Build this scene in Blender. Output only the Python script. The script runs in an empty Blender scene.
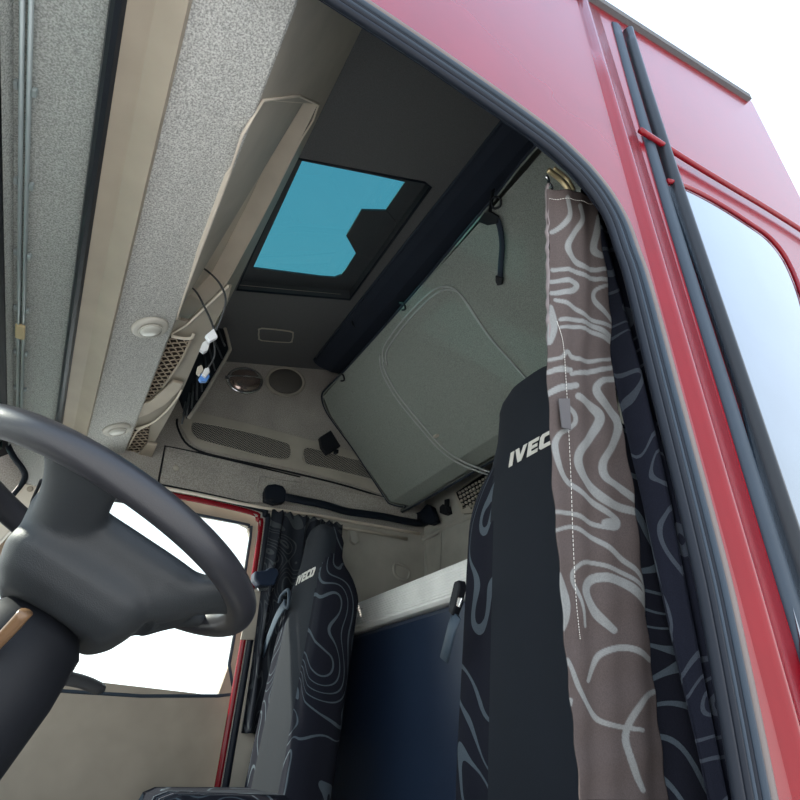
import bpy, bmesh, math, random
import numpy as np
from mathutils import Vector, Matrix
from mathutils.geometry import tessellate_polygon
random.seed(4)
S = bpy.context.scene
COL = S.collection
# ------------------------------------------------------------------ camera frame
# cab axes: +X rearwards, +Y towards the passenger side, +Z up, camera at the origin
F = 575.0
def _d(p):
    v = np.array([p[0], -p[1], -F]); return v / np.linalg.norm(v)
Yc = _d((-386., 341.)); Zc = _d((30., -935.6)); Zc = Zc - Yc * (Zc @ Yc); Zc /= np.linalg.norm(Zc); Xc = np.cross(Yc, Zc)
M = np.array([Xc, Yc, Zc])
def ray(u, v): return M @ np.array([u - 400., -(v - 400.), -F]) / F
def ony(u, v, y): r = ray(u, v); return r * y / r[1]
def onx(u, v, x): r = ray(u, v); return r * x / r[0]
def onpl(u, v, P, n):
    r = ray(u, v); n = np.array(n, float); return r * (n @ np.array(P, float)) / (n @ r)
cam = bpy.data.cameras.new('camera'); co = bpy.data.objects.new('camera', cam); COL.objects.link(co)
R3 = Matrix([[float(M[i][j]) for j in range(3)] for i in range(3)])
co.matrix_world = R3.to_4x4()
cam.sensor_width = 36; cam.lens = F / 800 * 36; cam.clip_start = .01; cam.clip_end = 500
S.camera = co
S.view_settings.view_transform = 'Standard'; S.view_settings.look = 'None'; S.view_settings.gamma = 1
S.view_settings.exposure = 0.25

# ------------------------------------------------------------------ materials
MATS = {}
def mat(name, col, rough=.6, bump=0, bscale=300, speck=0, sscale=400, metal=0, coat=0, spec=.5, sheen=0, trans=0, dirt=0, ior=1.5):
    m = bpy.data.materials.new(name); m.use_nodes = True; nt = m.node_tree; b = nt.nodes['Principled BSDF']
    b.inputs['Roughness'].default_value = rough; b.inputs['Metallic'].default_value = metal
    b.inputs['Coat Weight'].default_value = coat; b.inputs['Coat Roughness'].default_value = .03
    b.inputs['Specular IOR Level'].default_value = spec; b.inputs['IOR'].default_value = ior
    b.inputs['Sheen Weight'].default_value = sheen; b.inputs['Transmission Weight'].default_value = trans
    tc = nt.nodes.new('ShaderNodeTexCoord')
    def noise(sc, det=2):
        n = nt.nodes.new('ShaderNodeTexNoise'); n.inputs['Scale'].default_value = sc; n.inputs['Detail'].default_value = det
        nt.links.new(tc.outputs['Object'], n.inputs['Vector']); return n
    n = noise(sscale if speck else 9)
    r = nt.nodes.new('ShaderNodeValToRGB'); nt.links.new(n.outputs['Fac'], r.inputs['Fac'])
    k = speck if speck else .05
    r.color_ramp.elements[0].position = .35; r.color_ramp.elements[1].position = .65
    r.color_ramp.elements[0].color = [c * (1 - k) for c in col] + [1]
    r.color_ramp.elements[1].color = [min(1, c * (1 + k)) for c in col] + [1]
    out = r.outputs['Color']
    if dirt:
        n2 = noise(7, 5); r2 = nt.nodes.new('ShaderNodeValToRGB'); nt.links.new(n2.outputs['Fac'], r2.inputs['Fac'])
        r2.color_ramp.elements[0].position = .35; r2.color_ramp.elements[1].position = .6
        r2.color_ramp.elements[0].color = (1 - dirt,) * 3 + (1,); r2.color_ramp.elements[1].color = (1, 1, 1, 1)
        mx = nt.nodes.new('ShaderNodeMix'); mx.data_type = 'RGBA'; mx.blend_type = 'MULTIPLY'; mx.inputs[0].default_value = 1
        nt.links.new(out, mx.inputs[6]); nt.links.new(r2.outputs['Color'], mx.inputs[7]); out = mx.outputs[2]
    nt.links.new(out, b.inputs['Base Color'])
    if bump:
        nb = noise(bscale, 3); bp = nt.nodes.new('ShaderNodeBump'); bp.inputs['Strength'].default_value = bump; bp.inputs['Distance'].default_value = .002
        nt.links.new(nb.outputs['Fac'], bp.inputs['Height']); nt.links.new(bp.outputs['Normal'], b.inputs['Normal'])
    MATS[name] = m; return m
mat('header_fabric', (.50, .49, .46), .95, .6, 280, .38, 290)
mat('fabric_greenlit', (.34, .35, .325), .95, .6, 280, .32, 290)  # header fabric again, the greenish cast of the light put into its colour
mat('side_fabric', (.40, .365, .325), .95, .5, 260, .26, 230, dirt=.15)
mat('roof_fabric', (.11, .11, .112), .95, .3, 300, .12, 350)
mat('beige_light', (.66, .58, .48), .55)
mat('beige', (.37, .31, .24), .55, .15, 600, dirt=.05)
mat('beige_dark', (.36, .295, .225), .6, .15, 600)
mat('taupe', (.43, .385, .32), .6, .1, 500, dirt=.10)
mat('panel_grey', (.41, .39, .345), .7, .1, 400, dirt=.12)
mat('charcoal', (.04, .042, .045), .5)
mat('dark_frame', (.055, .06, .065), .35)
mat('navy_cloth', (.012, .018, .032), .9)
mat('rubber', (.006, .009, .016), .5, spec=.25)  # haze over the black put into the colour as a slight blue
mat('rubber_grey', (.028, .042, .060), .5, spec=.3)
mat('rubber_tube', (.014, .017, .022), .35, spec=.35)
mat('black', (.006, .007, .010), .6, spec=.3)
mat('leather', (.024, .024, .028), .34, .12, 600)
mat('leather_pad', (.017, .020, .023), .56, .25, 700)
mat('red_paint', (.20, .004, .010), .25, coat=.25, spec=.25)
mat('trim_brown', (.15, .12, .11), .6)
mat('bunk_cloth', (.215, .228, .205), .95, .5, 260, .24, 330)
mat('piping', (.34, .35, .33), .8)
mat('metal_rail', (.30, .34, .34), .35, metal=.3)
mat('brass', (.65, .52, .30), .35, metal=.7)
mat('chrome', (.8, .8, .8), .12, metal=1)
mat('lamp_lens', (.62, .60, .54), .10, .1, 200, coat=.6)
mat('lamp_ring', (.55, .52, .46), .5)
mat('chrome_lens', (.42, .32, .28), .15, metal=.75)
mat('white_plastic', (.85, .86, .88), .5)
mat('clear_plastic', (.65, .66, .66), .2)
mat('blue_plastic', (.10, .26, .62), .35)
mat('white_cloth', (.93, .92, .89), .95, .5, 120)
mat('navy_plastic', (.018, .03, .06), .35)
mat('belt_blue', (.045, .068, .095), .6)
mat('velcro', (.10, .095, .10), .9, .3, 900)
mat('logo_white', (.62, .60, .55), .7)
mat('brown_stalk', (.16, .09, .045), .35)
mat('ground', (.62, .60, .57), .95, .3, 40, .08, 20)
mat('net_back', (.025, .018, .014), .95, spec=.1)
mat('net_cord', (.33, .26, .19), .8)
mat('shelf_brown', (.23, .195, .15), .6, .15, 500)
mat('floor_mat', (.34, .33, .31), .9)
mat('selvedge_grey', (.20, .17, .17), .9)
mat('tape', (.55, .43, .24), .7)
mat('seat_panel', (.005, .008, .014), .95, .3, 700)
def white_ribs():
    m = MATS['white_cloth']; nt = m.node_tree; b = nt.nodes['Principled BSDF']
    tc = nt.nodes.new('ShaderNodeTexCoord'); mp = nt.nodes.new('ShaderNodeMapping'); mp.inputs['Rotation'].default_value = (0, math.radians(90), 0)
    w = nt.nodes.new('ShaderNodeTexWave'); w.inputs['Scale'].default_value = 34; w.inputs['Distortion'].default_value = .6; w.bands_direction = 'X'
    nt.links.new(tc.outputs['Object'], mp.inputs[0]); nt.links.new(mp.outputs[0], w.inputs[0])
    bp = nt.nodes.new('ShaderNodeBump'); bp.inputs['Strength'].default_value = .5; bp.inputs['Distance'].default_value = .004
    nt.links.new(w.outputs['Fac'], bp.inputs['Height']); nt.links.new(bp.outputs['Normal'], b.inputs['Normal'])
white_ribs()
def weave(name, base, line, attr=None, scale=5.5, bands=4.0, width=.10, seed=0):
    """cloth with swirling woven bands: from a mesh attribute traced along the cloth, or from contours of a noise field"""
    m = bpy.data.materials.new(name); m.use_nodes = True; nt = m.node_tree; b = nt.nodes['Principled BSDF']
    b.inputs['Roughness'].default_value = .95; b.inputs['Specular IOR Level'].default_value = .15
    N = nt.nodes.new; Lk = nt.links.new
    tc = N('ShaderNodeTexCoord')
    if attr:
        a = N('ShaderNodeAttribute'); a.attribute_name = attr; fac = a.outputs['Fac']
    else:
        mp = N('ShaderNodeMapping'); mp.inputs['Location'].default_value = (seed, seed * 2.3, seed * .7); Lk(tc.outputs['Object'], mp.inputs[0])
        n = N('ShaderNodeTexNoise'); n.inputs['Scale'].default_value = scale; n.inputs['Detail'].default_value = 0; n.inputs['Distortion'].default_value = .9
        Lk(mp.outputs[0], n.inputs['Vector'])
        mu = N('ShaderNodeMath'); mu.operation = 'MULTIPLY'; mu.inputs[1].default_value = bands * 2; Lk(n.outputs['Fac'], mu.inputs[0])
        pp = N('ShaderNodeMath'); pp.operation = 'PINGPONG'; pp.inputs[1].default_value = .5; Lk(mu.outputs[0], pp.inputs[0])
        n3 = N('ShaderNodeTexNoise'); n3.inputs['Scale'].default_value = 7; Lk(mp.outputs[0], n3.inputs['Vector'])
        m3 = N('ShaderNodeMath'); m3.operation = 'MULTIPLY'; m3.inputs[1].default_value = width * 2; Lk(n3.outputs['Fac'], m3.inputs[0])
        lt = N('ShaderNodeMath'); lt.operation = 'LESS_THAN'; Lk(pp.outputs[0], lt.inputs[0]); Lk(m3.outputs[0], lt.inputs[1]); fac = lt.outputs[0]
    n2 = N('ShaderNodeTexNoise'); n2.inputs['Scale'].default_value = 600; Lk(tc.outputs['Object'], n2.inputs['Vector'])
    mx = N('ShaderNodeMix'); mx.data_type = 'RGBA'; mx.inputs[6].default_value = (*base, 1); mx.inputs[7].default_value = (*line, 1); Lk(fac, mx.inputs[0])
    r2 = N('ShaderNodeValToRGB'); r2.color_ramp.elements[0].color = (.8, .8, .8, 1); r2.color_ramp.elements[0].position = .35; r2.color_ramp.elements[1].position = .65
    Lk(n2.outputs['Fac'], r2.inputs[0])
    m2 = N('ShaderNodeMix'); m2.data_type = 'RGBA'; m2.blend_type = 'MULTIPLY'; m2.inputs[0].default_value = 1
    Lk(mx.outputs[2], m2.inputs[6]); Lk(r2.outputs[0], m2.inputs[7]); Lk(m2.outputs[2], b.inputs['Base Color'])
    bp = N('ShaderNodeBump'); bp.inputs['Strength'].default_value = .25; bp.inputs['Distance'].default_value = .001
    Lk(n2.outputs['Fac'], bp.inputs['Height']); Lk(bp.outputs[0], b.inputs['Normal'])
    MATS[name] = m; return m
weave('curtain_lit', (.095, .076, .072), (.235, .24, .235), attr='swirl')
weave('curtain_shaded', (.016, .018, .030), (.065, .075, .095), scale=4.2, bands=5, width=.10)  # same kind of cloth as the lit curtain, shade put into its darker colour
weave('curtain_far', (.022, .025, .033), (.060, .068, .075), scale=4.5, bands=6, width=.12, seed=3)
weave('seat_weave', (.013, .014, .022), (.085, .105, .125), scale=3.3, bands=5, width=.078, seed=1.4)
def mesh_mat(name, base, hole, su, sv, thr, axes=('X', 'Z'), kind='diamond'):
    """moulded plastic with a regular field of small openings"""
    m = bpy.data.materials.new(name); m.use_nodes = True; nt = m.node_tree; b = nt.nodes['Principled BSDF']
    b.inputs['Roughness'].default_value = .6
    N = nt.nodes.new; Lk = nt.links.new
    tc = N('ShaderNodeTexCoord'); sp = N('ShaderNodeSeparateXYZ'); Lk(tc.outputs['Object'], sp.inputs[0])
    def lin(a, ka, c, kc):
        x = N('ShaderNodeMath'); x.operation = 'MULTIPLY'; x.inputs[1].default_value = ka; Lk(sp.outputs[a], x.inputs[0])
        y = N('ShaderNodeMath'); y.operation = 'MULTIPLY_ADD'; y.inputs[1].default_value = kc; Lk(sp.outputs[c], y.inputs[0]); Lk(x.outputs[0], y.inputs[2])
        s = N('ShaderNodeMath'); s.operation = 'SINE'; Lk(y.outputs[0], s.inputs[0]); return s.outputs[0]
    A = lin(axes[0], su, axes[1], sv); B = lin(axes[0], su, axes[1], -sv)
    p = N('ShaderNodeMath'); p.operation = 'MULTIPLY'; Lk(A, p.inputs[0]); Lk(B, p.inputs[1])
    g = N('ShaderNodeMath'); g.operation = 'GREATER_THAN'; g.inputs[1].default_value = thr
    ab = N('ShaderNodeMath'); ab.operation = 'ABSOLUTE'; Lk(p.outputs[0], ab.inputs[0]); Lk(ab.outputs[0], g.inputs[0])
    mx = N('ShaderNodeMix'); mx.data_type = 'RGBA'; mx.inputs[6].default_value = (*base, 1); mx.inputs[7].default_value = (*hole, 1)
    Lk(g.outputs[0], mx.inputs[0]); Lk(mx.outputs[2], b.inputs['Base Color'])
    MATS[name] = m; return m
mesh_mat('vent_mesh', (.40, .36, .31), (.012, .012, .012), 230, 300, .22)
mesh_mat('speaker_mesh', (.15, .135, .115), (.07, .065, .06), 330, 330, .35)
def glass(name, col, rough=0.0):
    m = bpy.data.materials.new(name); m.use_nodes = True; nt = m.node_tree
    for n in list(nt.nodes): nt.nodes.remove(n)
    o = nt.nodes.new('ShaderNodeOutputMaterial'); t = nt.nodes.new('ShaderNodeBsdfTransparent'); t.inputs[0].default_value = (*col, 1)
    g = nt.nodes.new('ShaderNodeBsdfGlossy'); g.inputs['Roughness'].default_value = .02
    lw = nt.nodes.new('ShaderNodeLayerWeight'); lw.inputs[0].default_value = .5
    pw = nt.nodes.new('ShaderNodeMath'); pw.operation = 'POWER'; pw.inputs[1].default_value = 5; nt.links.new(lw.outputs['Facing'], pw.inputs[0])
    fr = nt.nodes.new('ShaderNodeMath'); fr.operation = 'MULTIPLY_ADD'; fr.inputs[1].default_value = .9; fr.inputs[2].default_value = .04; nt.links.new(pw.outputs[0], fr.inputs[0])
    x = nt.nodes.new('ShaderNodeMixShader'); nt.links.new(fr.outputs[0], x.inputs[0]); nt.links.new(t.outputs[0], x.inputs[1]); nt.links.new(g.outputs[0], x.inputs[2])
    nt.links.new(x.outputs[0], o.inputs[0]); MATS[name] = m
glass('hatch_glass', (.21, .42, .43))
glass('clear_glass', (.93, .97, .96))
glass('tint_band', (.30, .50, .45))
m = mat('side_glass', (.105, .14, .185), .04, coat=1.0, spec=1.0, metal=.85)
m.node_tree.nodes['Principled BSDF'].inputs['IOR'].default_value = 1.6

# ------------------------------------------------------------------ object helpers
def tag(o, label=None, cat=None, group=None, kind=None):
    if label: o['label'] = label
    if cat: o['category'] = cat
    if group: o['group'] = group
    if kind: o['kind'] = kind
    return o
def link(name, me, m, parent=None, smooth=False, bevel=0, seg=2):
    o = bpy.data.objects.new(name, me); COL.objects.link(o)
    if m: me.materials.append(MATS[m])
    if smooth:
        me.shade_smooth()
    if bevel:
        b = o.modifiers.new('bevel', 'BEVEL'); b.width = bevel; b.segments = seg; b.limit_method = 'ANGLE'; b.angle_limit = .6
    if parent:
        o.parent = parent; o.matrix_parent_inverse = Matrix.Translation(-parent.location)
    return o
def empty(name, loc):
    o = bpy.data.objects.new(name, None); COL.objects.link(o); o.location = [float(c) for c in loc]; o.empty_display_size = .05; return o
def mk(name, V, Fc, m, parent=None, smooth=False, bevel=0, seg=2):
    me = bpy.data.meshes.new(name); me.from_pydata([tuple(map(float, v)) for v in V], [], Fc); me.update()
    bm = bmesh.new(); bm.from_mesh(me); bmesh.ops.recalc_face_normals(bm, faces=bm.faces); bm.to_mesh(me); bm.free()
    return link(name, me, m, parent, smooth, bevel, seg)
def struct(o): o['kind'] = 'structure'; return o
def slab(name, pts, off, m, parent=None, holes=(), bevel=0, smooth=False, seg=2, tri=False):
    """planar outline (with holes) extruded by the vector off"""
    loops = [[Vector([float(c) for c in p]) for p in L] for L in [pts] + list(holes)]
    tris = tessellate_polygon(loops); flat = [p for L in loops for p in L]; n = len(flat)
    off = Vector([float(c) for c in off])
    V = flat + [p + off for p in flat]; Fc = []
    for t in tris: Fc.append(tuple(t)); Fc.append(tuple(i + n for i in reversed(t)))
    k = 0
    for L in loops:
        c = len(L)
        for i in range(c): Fc.append((k + i, k + (i + 1) % c, k + (i + 1) % c + n, k + i + n))
        k += c
    if not holes and not tri:
        Fc = [tuple(range(n)), tuple(range(2 * n - 1, n - 1, -1))] + Fc[len(tris) * 2:]
    return mk(name, V, Fc, m, parent, smooth, bevel, seg)
def smooth_path(P, n=6, closed=False):
    P = [np.array(p, float) for p in P]; out = []; N = len(P)
    rng = range(N if closed else N - 1)
    for i in rng:
        if closed: a, b, c, d = P[i - 1], P[i], P[(i + 1) % N], P[(i + 2) % N]
        else: a, b, c, d = P[max(i - 1, 0)], P[i], P[i + 1], P[min(i + 2, N - 1)]
        for k in range(n):
            t = k / n; out.append(.5 * ((2 * b) + (-a + c) * t + (2 * a - 5 * b + 4 * c - d) * t * t + (-a + 3 * b - 3 * c + d) * t ** 3))
    if not closed: out.append(P[-1])
    return out
def tube_geo(P, r, seg=10, closed=False, flat=None, V=None, Fc=None):
    V = [] if V is None else V; Fc = [] if Fc is None else Fc; base = len(V); N = len(P)
    up = np.array(flat, float) if flat is not None else None; prev = None
    for i, p in enumerate(P):
        a = P[i - 1] if (i > 0 or closed) else p; b = P[(i + 1) % N] if (i < N - 1 or closed) else p
        t = np.array(b) - np.array(a); t = t / (np.linalg.norm(t) + 1e-12)
        ref = up if up is not None else (prev if prev is not None else (np.array([0, 0, 1.]) if abs(t[2]) < .9 else np.array([1., 0, 0])))
        s = ref - t * (ref @ t); s /= np.linalg.norm(s) + 1e-12; w = np.cross(t, s)
        if up is None: prev = s
        rr = r[i] if isinstance(r, (list, np.ndarray)) else r
        ra, rb = rr if isinstance(rr, tuple) else (rr, rr)
        for k in range(seg):
            q = 2 * math.pi * k / seg; V.append(np.array(p) + s * ra * math.cos(q) + w * rb * math.sin(q))
    for i in range(N if closed else N - 1):
        j = (i + 1) % N
        for k in range(seg):
            Fc.append((base + i * seg + k, base + i * seg + (k + 1) % seg, base + j * seg + (k + 1) % seg, base + j * seg + k))
    if not closed:
        Fc.append(tuple(base + k for k in range(seg))); Fc.append(tuple(base + (N - 1) * seg + k for k in range(seg)))
    return V, Fc
def tube(name, P, r, m, parent=None, seg=10, closed=False, flat=None, sm=0):
    if sm: P = smooth_path(P, sm, closed)
    V, Fc = tube_geo(P, r, seg, closed, flat)
    return mk(name, V, Fc, m, parent, True)
def box(name, c, sx, sy, sz, m, parent=None, rot=None, bevel=.004):
    V = [np.array([x * sx / 2, y * sy / 2, z * sz / 2]) for x in (-1, 1) for y in (-1, 1) for z in (-1, 1)]
    if rot is not None: V = [np.array(rot) @ v for v in V]
    V = [v + np.array(c) for v in V]
    return mk(name, V, [(0, 1, 3, 2), (4, 6, 7, 5), (0, 4, 5, 1), (2, 3, 7, 6), (0, 2, 6, 4), (1, 5, 7, 3)], m, parent, False, bevel)
def extrude_profile(name, prof, y0, y1, m, thick=(0, .02), parent=None, smooth=False, bevel=0, ny=1):
    """open (x,z) profile run across the cab, given thickness in (x,z)"""
    P = [(x, z) for x, z in prof]; Q = [(x + thick[0], z + thick[1]) for x, z in reversed(prof)]
    loop = P + Q; n = len(loop); ys = [y0 + (y1 - y0) * k / ny for k in range(ny + 1)]
    V = [(x, y, z) for y in ys for x, z in loop]; Fc = [tuple(range(n)), tuple(range(ny * n, ny * n + n))]
    for k in range(ny):
        for i in range(n): Fc.append((k * n + i, k * n + (i + 1) % n, (k + 1) * n + (i + 1) % n, (k + 1) * n + i))
    return mk(name, V, Fc, m, parent, smooth, bevel)
def rrect(w, h, r, n=5):
    out = []
    for cx, cy, a0 in ((w / 2 - r, h / 2 - r, 0), (-w / 2 + r, h / 2 - r, 90), (-w / 2 + r, -h / 2 + r, 180), (w / 2 - r, -h / 2 + r, 270)):
        for k in range(n + 1):
            a = math.radians(a0 + 90 * k / n); out.append((cx + r * math.cos(a), cy + r * math.sin(a)))
    return out
def disc_lathe(name, c, n, u, prof, m, parent=None, ax=1.0, seg=32, wv=None):
    """prof: (radius, height along n); ax squeezes the second axis"""
    n = np.array(n, float); n /= np.linalg.norm(n); u = np.array(u, float); u -= n * (u @ n); u /= np.linalg.norm(u); w = np.cross(n, u)
    if wv is not None: w = np.array(wv, float)
    V = []; Fc = []
    for r, h in prof:
        for k in range(seg):
            a = 2 * math.pi * k / seg; V.append(np.array(c) + n * h + u * r * math.cos(a) + w * r * ax * math.sin(a))
    for i in range(len(prof) - 1):
        for k in range(seg): Fc.append((i * seg + k, i * seg + (k + 1) % seg, (i + 1) * seg + (k + 1) % seg, (i + 1) * seg + k))
    Fc.append(tuple(range(seg))); Fc.append(tuple((len(prof) - 1) * seg + k for k in range(seg)))
    return mk(name, V, Fc, m, parent, True)

YD, YP = .452, 2.60            # inner faces of driver and passenger sides
ROOF_N = (-.27, 0, 1); ROOF_P = (0, 0, 1.609)
def roofz(x): return 1.609 + .27 * x
def onroof(u, v, dz=0): return onpl(u, v, (0, 0, 1.609 + dz), ROOF_N)
QP = (.062, 0, 1.10); QN = (.6, 0, -.225)
def onq(u, v): return onpl(u, v, QP, QN)
QU = np.array([.225, 0, .6]); QU /= np.linalg.norm(QU)
qn = np.array([.6, 0, -.225]); qn /= np.linalg.norm(qn)     # towards the rear and down (into the cab)

# ================================================================== SETTING
g = mk('ground', [(-40, -40, -2), (40, -40, -2), (40, 40, -2), (-40, 40, -2)], [(0, 1, 2, 3)], 'ground'); struct(g)
struct(slab('floor', [(-.75, YD, -.75), (1.65, YD, -.75), (1.65, YP, -.75), (-.75, YP, -.75)], (0, 0, -.05), 'floor_mat'))
# ceiling with the hatch opening
hole_px = [(236, 290), (350, 300), (431, 187), (424, 182.5), (296, 158)]
hole = [onroof(*p) for p in hole_px]
ys0, ys1 = YD - .02, YP + .04
ceil = [(.245, ys0, roofz(.245)), (1.66, ys0, roofz(1.66)), (1.66, ys1, roofz(1.66)), (.245, ys1, roofz(.245))]
struct(slab('ceiling', ceil, (0, 0, .03), 'roof_fabric', holes=[hole]))
# steep front face of the raised roof, with the storage opening cut in it
op = [(228, 176), (200, 250), (177.5, 313), (178.5, 317.5), (186, 318), (205, 305), (225, 284), (240, 257), (262, 216), (282, 176), (300, 140), (318, 104), (262, 100)]
opening = [onq(*p) for p in op]
qpl = [(.062, YD, 1.10), (.268, YD, 1.650), (.268, YP, 1.650), (.062, YP, 1.10)]
struct(slab('wall_front', qpl, -qn * .012, 'taupe', holes=[opening]))
# header underside above the windscreen
struct(extrude_profile('trim_1', [(-.46, .90), (-.42, .935), (-.362, .955), (-.350, .965), (-.343, .972)], YD, 2.58, 'black', (0, .02)))
struct(extrude_profile('ceiling.001', [(-.341, .970), (-.331, .998), (-.30, 1.006), (-.206, 1.034)], YD, 2.58, 'fabric_greenlit', (0, .02)))
struct(extrude_profile('trim_2', [(-.206, 1.030), (-.202, 1.020), (-.194, 1.014), (-.185, 1.016), (-.179, 1.024)], YD, 2.58, 'rubber_tube', (0, .03), smooth=False))
struct(extrude_profile('trim_3', [(-.180, 1.024), (-.140, 1.032), (-.091, 1.010), (-.088, 1.026)], YD, 2.58, 'beige', (0, .03), bevel=.001))
struct(extrude_profile('ceiling.002', [(-.092, 1.030), (-.04, 1.050), (.02, 1.078), (.060, 1.094), (.064, 1.100)], YD, 2.60, 'header_fabric', (0, .02)))
# cab roof shell over the header so no daylight leaks in
struct(slab('ceiling.003', [(-.40, YD - .03, 1.0), (.26, YD - .03, 1.72), (.26, YP + .06, 1.72), (-.40, YP + .06, 1.0)], (-.02, 0, .03), 'red_paint'))
# rear wall
struct(slab('wall_rear', [(1.62, YD, -.75), (1.62, YP, -.75), (1.62, YP, roofz(1.62)), (1.62, YD, roofz(1.62))], (.04, 0, 0), 'panel_grey'))
# passenger side wall with door aperture
ap = [(-.14, -.55), (.62, -.55), (.70, -.45), (.725, .30), (.725, .86), (.705, .925), (.66, .953), (.30, .957), (-.08, .93), (-.20, .88), (-.30, .55), (-.40, .0), (-.38, -.45)]
wp = [(-.66, -.75), (1.66, -.75), (1.66, roofz(1.66)), (.285, roofz(.285)), (.062, 1.12), (-.36, 1.0), (-.42, .86), (-.66, .1)]
struct(slab('wall_passenger', [(x, YP, z) for x, z in wp], (0, .03, 0), 'side_fabric', holes=[[(x, YP, z) for x, z in ap]]))
# front bulkhead and windscreen
struct(slab('wall_bulkhead', [(-.82, YD, -.75), (-.82, YP, -.75), (-.82, YP, .02), (-.82, YD, .02)], (-.04, 0, 0), 'charcoal'))
def wsx(z): return -.36 - (.96 - z) * .36
wsn = np.array([-1, 0, .36]) * .01
struct(slab('window_1', [(wsx(.965), YD + .02, .965), (wsx(.965), YP - .10, .965), (wsx(.02), YP - .02, .02), (wsx(.02), YD, .02)], (-.006, 0, 0), 'clear_glass'))
tint = struct(slab('trim_4', [(wsx(.955) + .006, YD + .05, .955), (wsx(.955) + .006, YP - .11, .955), (wsx(.86) + .006, YP - .09, .86), (wsx(.86) + .006, YD + .05, .86)], (-.002, 0, 0), 'tint_band'))
# passenger windscreen pillar
pp = [(4, 432), (7, 443), (13, 456), (22, 468), (25, 476), (22, 484), (15, 493), (5, 505), (-20, 535), (-60, 585)]
pl = [ony(*p, 2.50) for p in pp]
tube('trim_5', pl, .011, 'rubber', sm=4); struct(bpy.data.objects['trim_5'])
pil_out = [ony(*p, 2.50) for p in [(6, 432), (11, 447), (23, 466), (27, 476), (24, 485)]]
pil_out2 = [ony(*p, 2.50) for p in [(24, 483), (38, 487), (56, 492), (75, 470), (60, 430), (6, 425)]]
struct(slab('wall_pillar', pil_out[:-1] + pil_out2, (0, .05, 0), 'header_fabric', bevel=.006))
struct(slab('trim_6', [ony(*p, 2.495) for p in [(25, 483.5), (50, 489), (15, 525), (-70, 620), (-95, 615), (8, 503)]], (0, .05, 0), 'beige_light', bevel=.004))
disc_lathe('trim_7', ony(30, 489, 2.494), (0, -1, 0), (1, 0, 0), [(.011, 0), (.011, .002), (.008, .003)], 'beige'); struct(bpy.data.objects['trim_7'])
# driver side wall above and behind the aperture, inner skin and painted outer skin
def sidewall(name, y, dy, m, x0=.752, ztop=1.08):
    out = [(-.42, ztop), (-.42, 1.10), (.26, 1.74), (1.70, roofz(1.7) + .03), (1.70, -.80), (x0 - .06, -.80), (x0 - .05, -.3), (x0, .25), (x0, .78), (x0 - .014, .870), (x0 - .036, .925), (x0 - .070, .968), (x0 - .118, 1.002), (x0 - .21, 1.035), (.30, 1.062), (0, 1.075)]
    return out
iw = sidewall('', 0, 0, '')
gl_px = [(667, 184), (690, 192), (720, 208), (748, 226), (768, 241), (784, 262), (797, 292), (806, 330), (818, 420), (845, 560), (880, 760), (815, 720), (800, 640), (741, 400), (701, 280)]
glx = [ony(*p, .440) for p in gl_px]
hole_o = [(p[0], p[2]) for p in glx]
struct(slab('wall_driver', [(x, .47, z) for x, z in iw], (0, .02, 0), 'navy_cloth', tri=True))
struct(slab('wall_outer', [(x, .447, z) for x, z in iw], (0, .012, 0), 'red_paint', tri=True))
struct(slab('window_2', [p + np.array([0, -.001, 0]) for p in glx], (0, .004, 0), 'side_glass'))
# ---- door aperture seals running up the pillar and over the door
def seal_path(dx, y, low=-.78):
    b = [(.690, low), (.700, -.3), (.742, .10), (.752, .25), (.753, .5), (.753, .72), (.745, .80), (.736, .870), (.714, .925), (.680, .968), (.632, 1.002), (.54, 1.035), (.30, 1.062), (0, 1.075), (-.40, 1.08)]
    P = smooth_path([(x, y, z) for x, z in b], 5); out = []
    for i, p in enumerate(P):
        t = P[min(i + 1, len(P) - 1)] - P[max(i - 1, 0)]; t /= np.linalg.norm(t); nrm = np.array([t[2], 0, -t[0]])
        out.append(p + nrm * dx)
    return out
for i, (dx, y, r, mm) in enumerate([(-.046, .460, .0072, 'rubber'), (-.0355, .456, .0058, 'rubber'), (-.0285, .453, .0032, 'rubber_grey'), (-.0225, .453, .0042, 'rubber'), (-.0155, .450, .0058, 'rubber_grey')]):
    struct(tube('trim_%d' % (8 + i), seal_path(dx, y), r, mm, seg=10))
P = seal_path(-.0045, .449); struct(tube('trim_13', P, (.005, .0075), 'trim_brown', seg=8, flat=(0, 1, 0)))
# painted pillar skin with a pressed ridge
prof = [(.757, .453), (.762, .447), (.770, .444), (.777, .438), (.784, .434), (.790, .4335), (.796, .437), (.815, .443), (.850, .445), (.860, .453)]
def pillar_skin():
    V = []; Fc = []; zs = [-.78, -.3, .05, .2, .35, .5, .65, .8, .9, 1.0, 1.2, 1.4, 1.8]; n = len(prof)
    for z in zs:
        sh = -.045 * max(0, (.12 - z)) if z < .12 else 0
        for x, y in prof: V.append((x + sh, y, z))
    for i in range(len(zs) - 1):
        for k in range(n - 1): Fc.append((i * n + k, i * n + k + 1, (i + 1) * n + k + 1, (i + 1) * n + k))
    o = mk('trim_14', V, Fc, 'red_paint', None, True); s = o.modifiers.new('s', 'SOLIDIFY'); s.thickness = .002; return struct(o)
pillar_skin()
struct(tube('trim_15', [(.866, .447, -.78), (.874, .447, .1), (.880, .447, .5), (.885, .447, .9), (.892, .447, 1.16), (.905, .448, 1.50), (.92, .448, 1.80)], (.010, .020), 'rubber_grey', seg=12, flat=(0, 1, 0), sm=3))
struct(tube('trim_16', [(.905, .443, -.78), (.915, .443, .1), (.922, .443, .5), (.927, .443, .9), (.932, .443, 1.16), (.945, .444, 1.50), (.96, .444, 1.80)], (.013, .021), 'rubber_tube', seg=14, sm=3))
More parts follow.
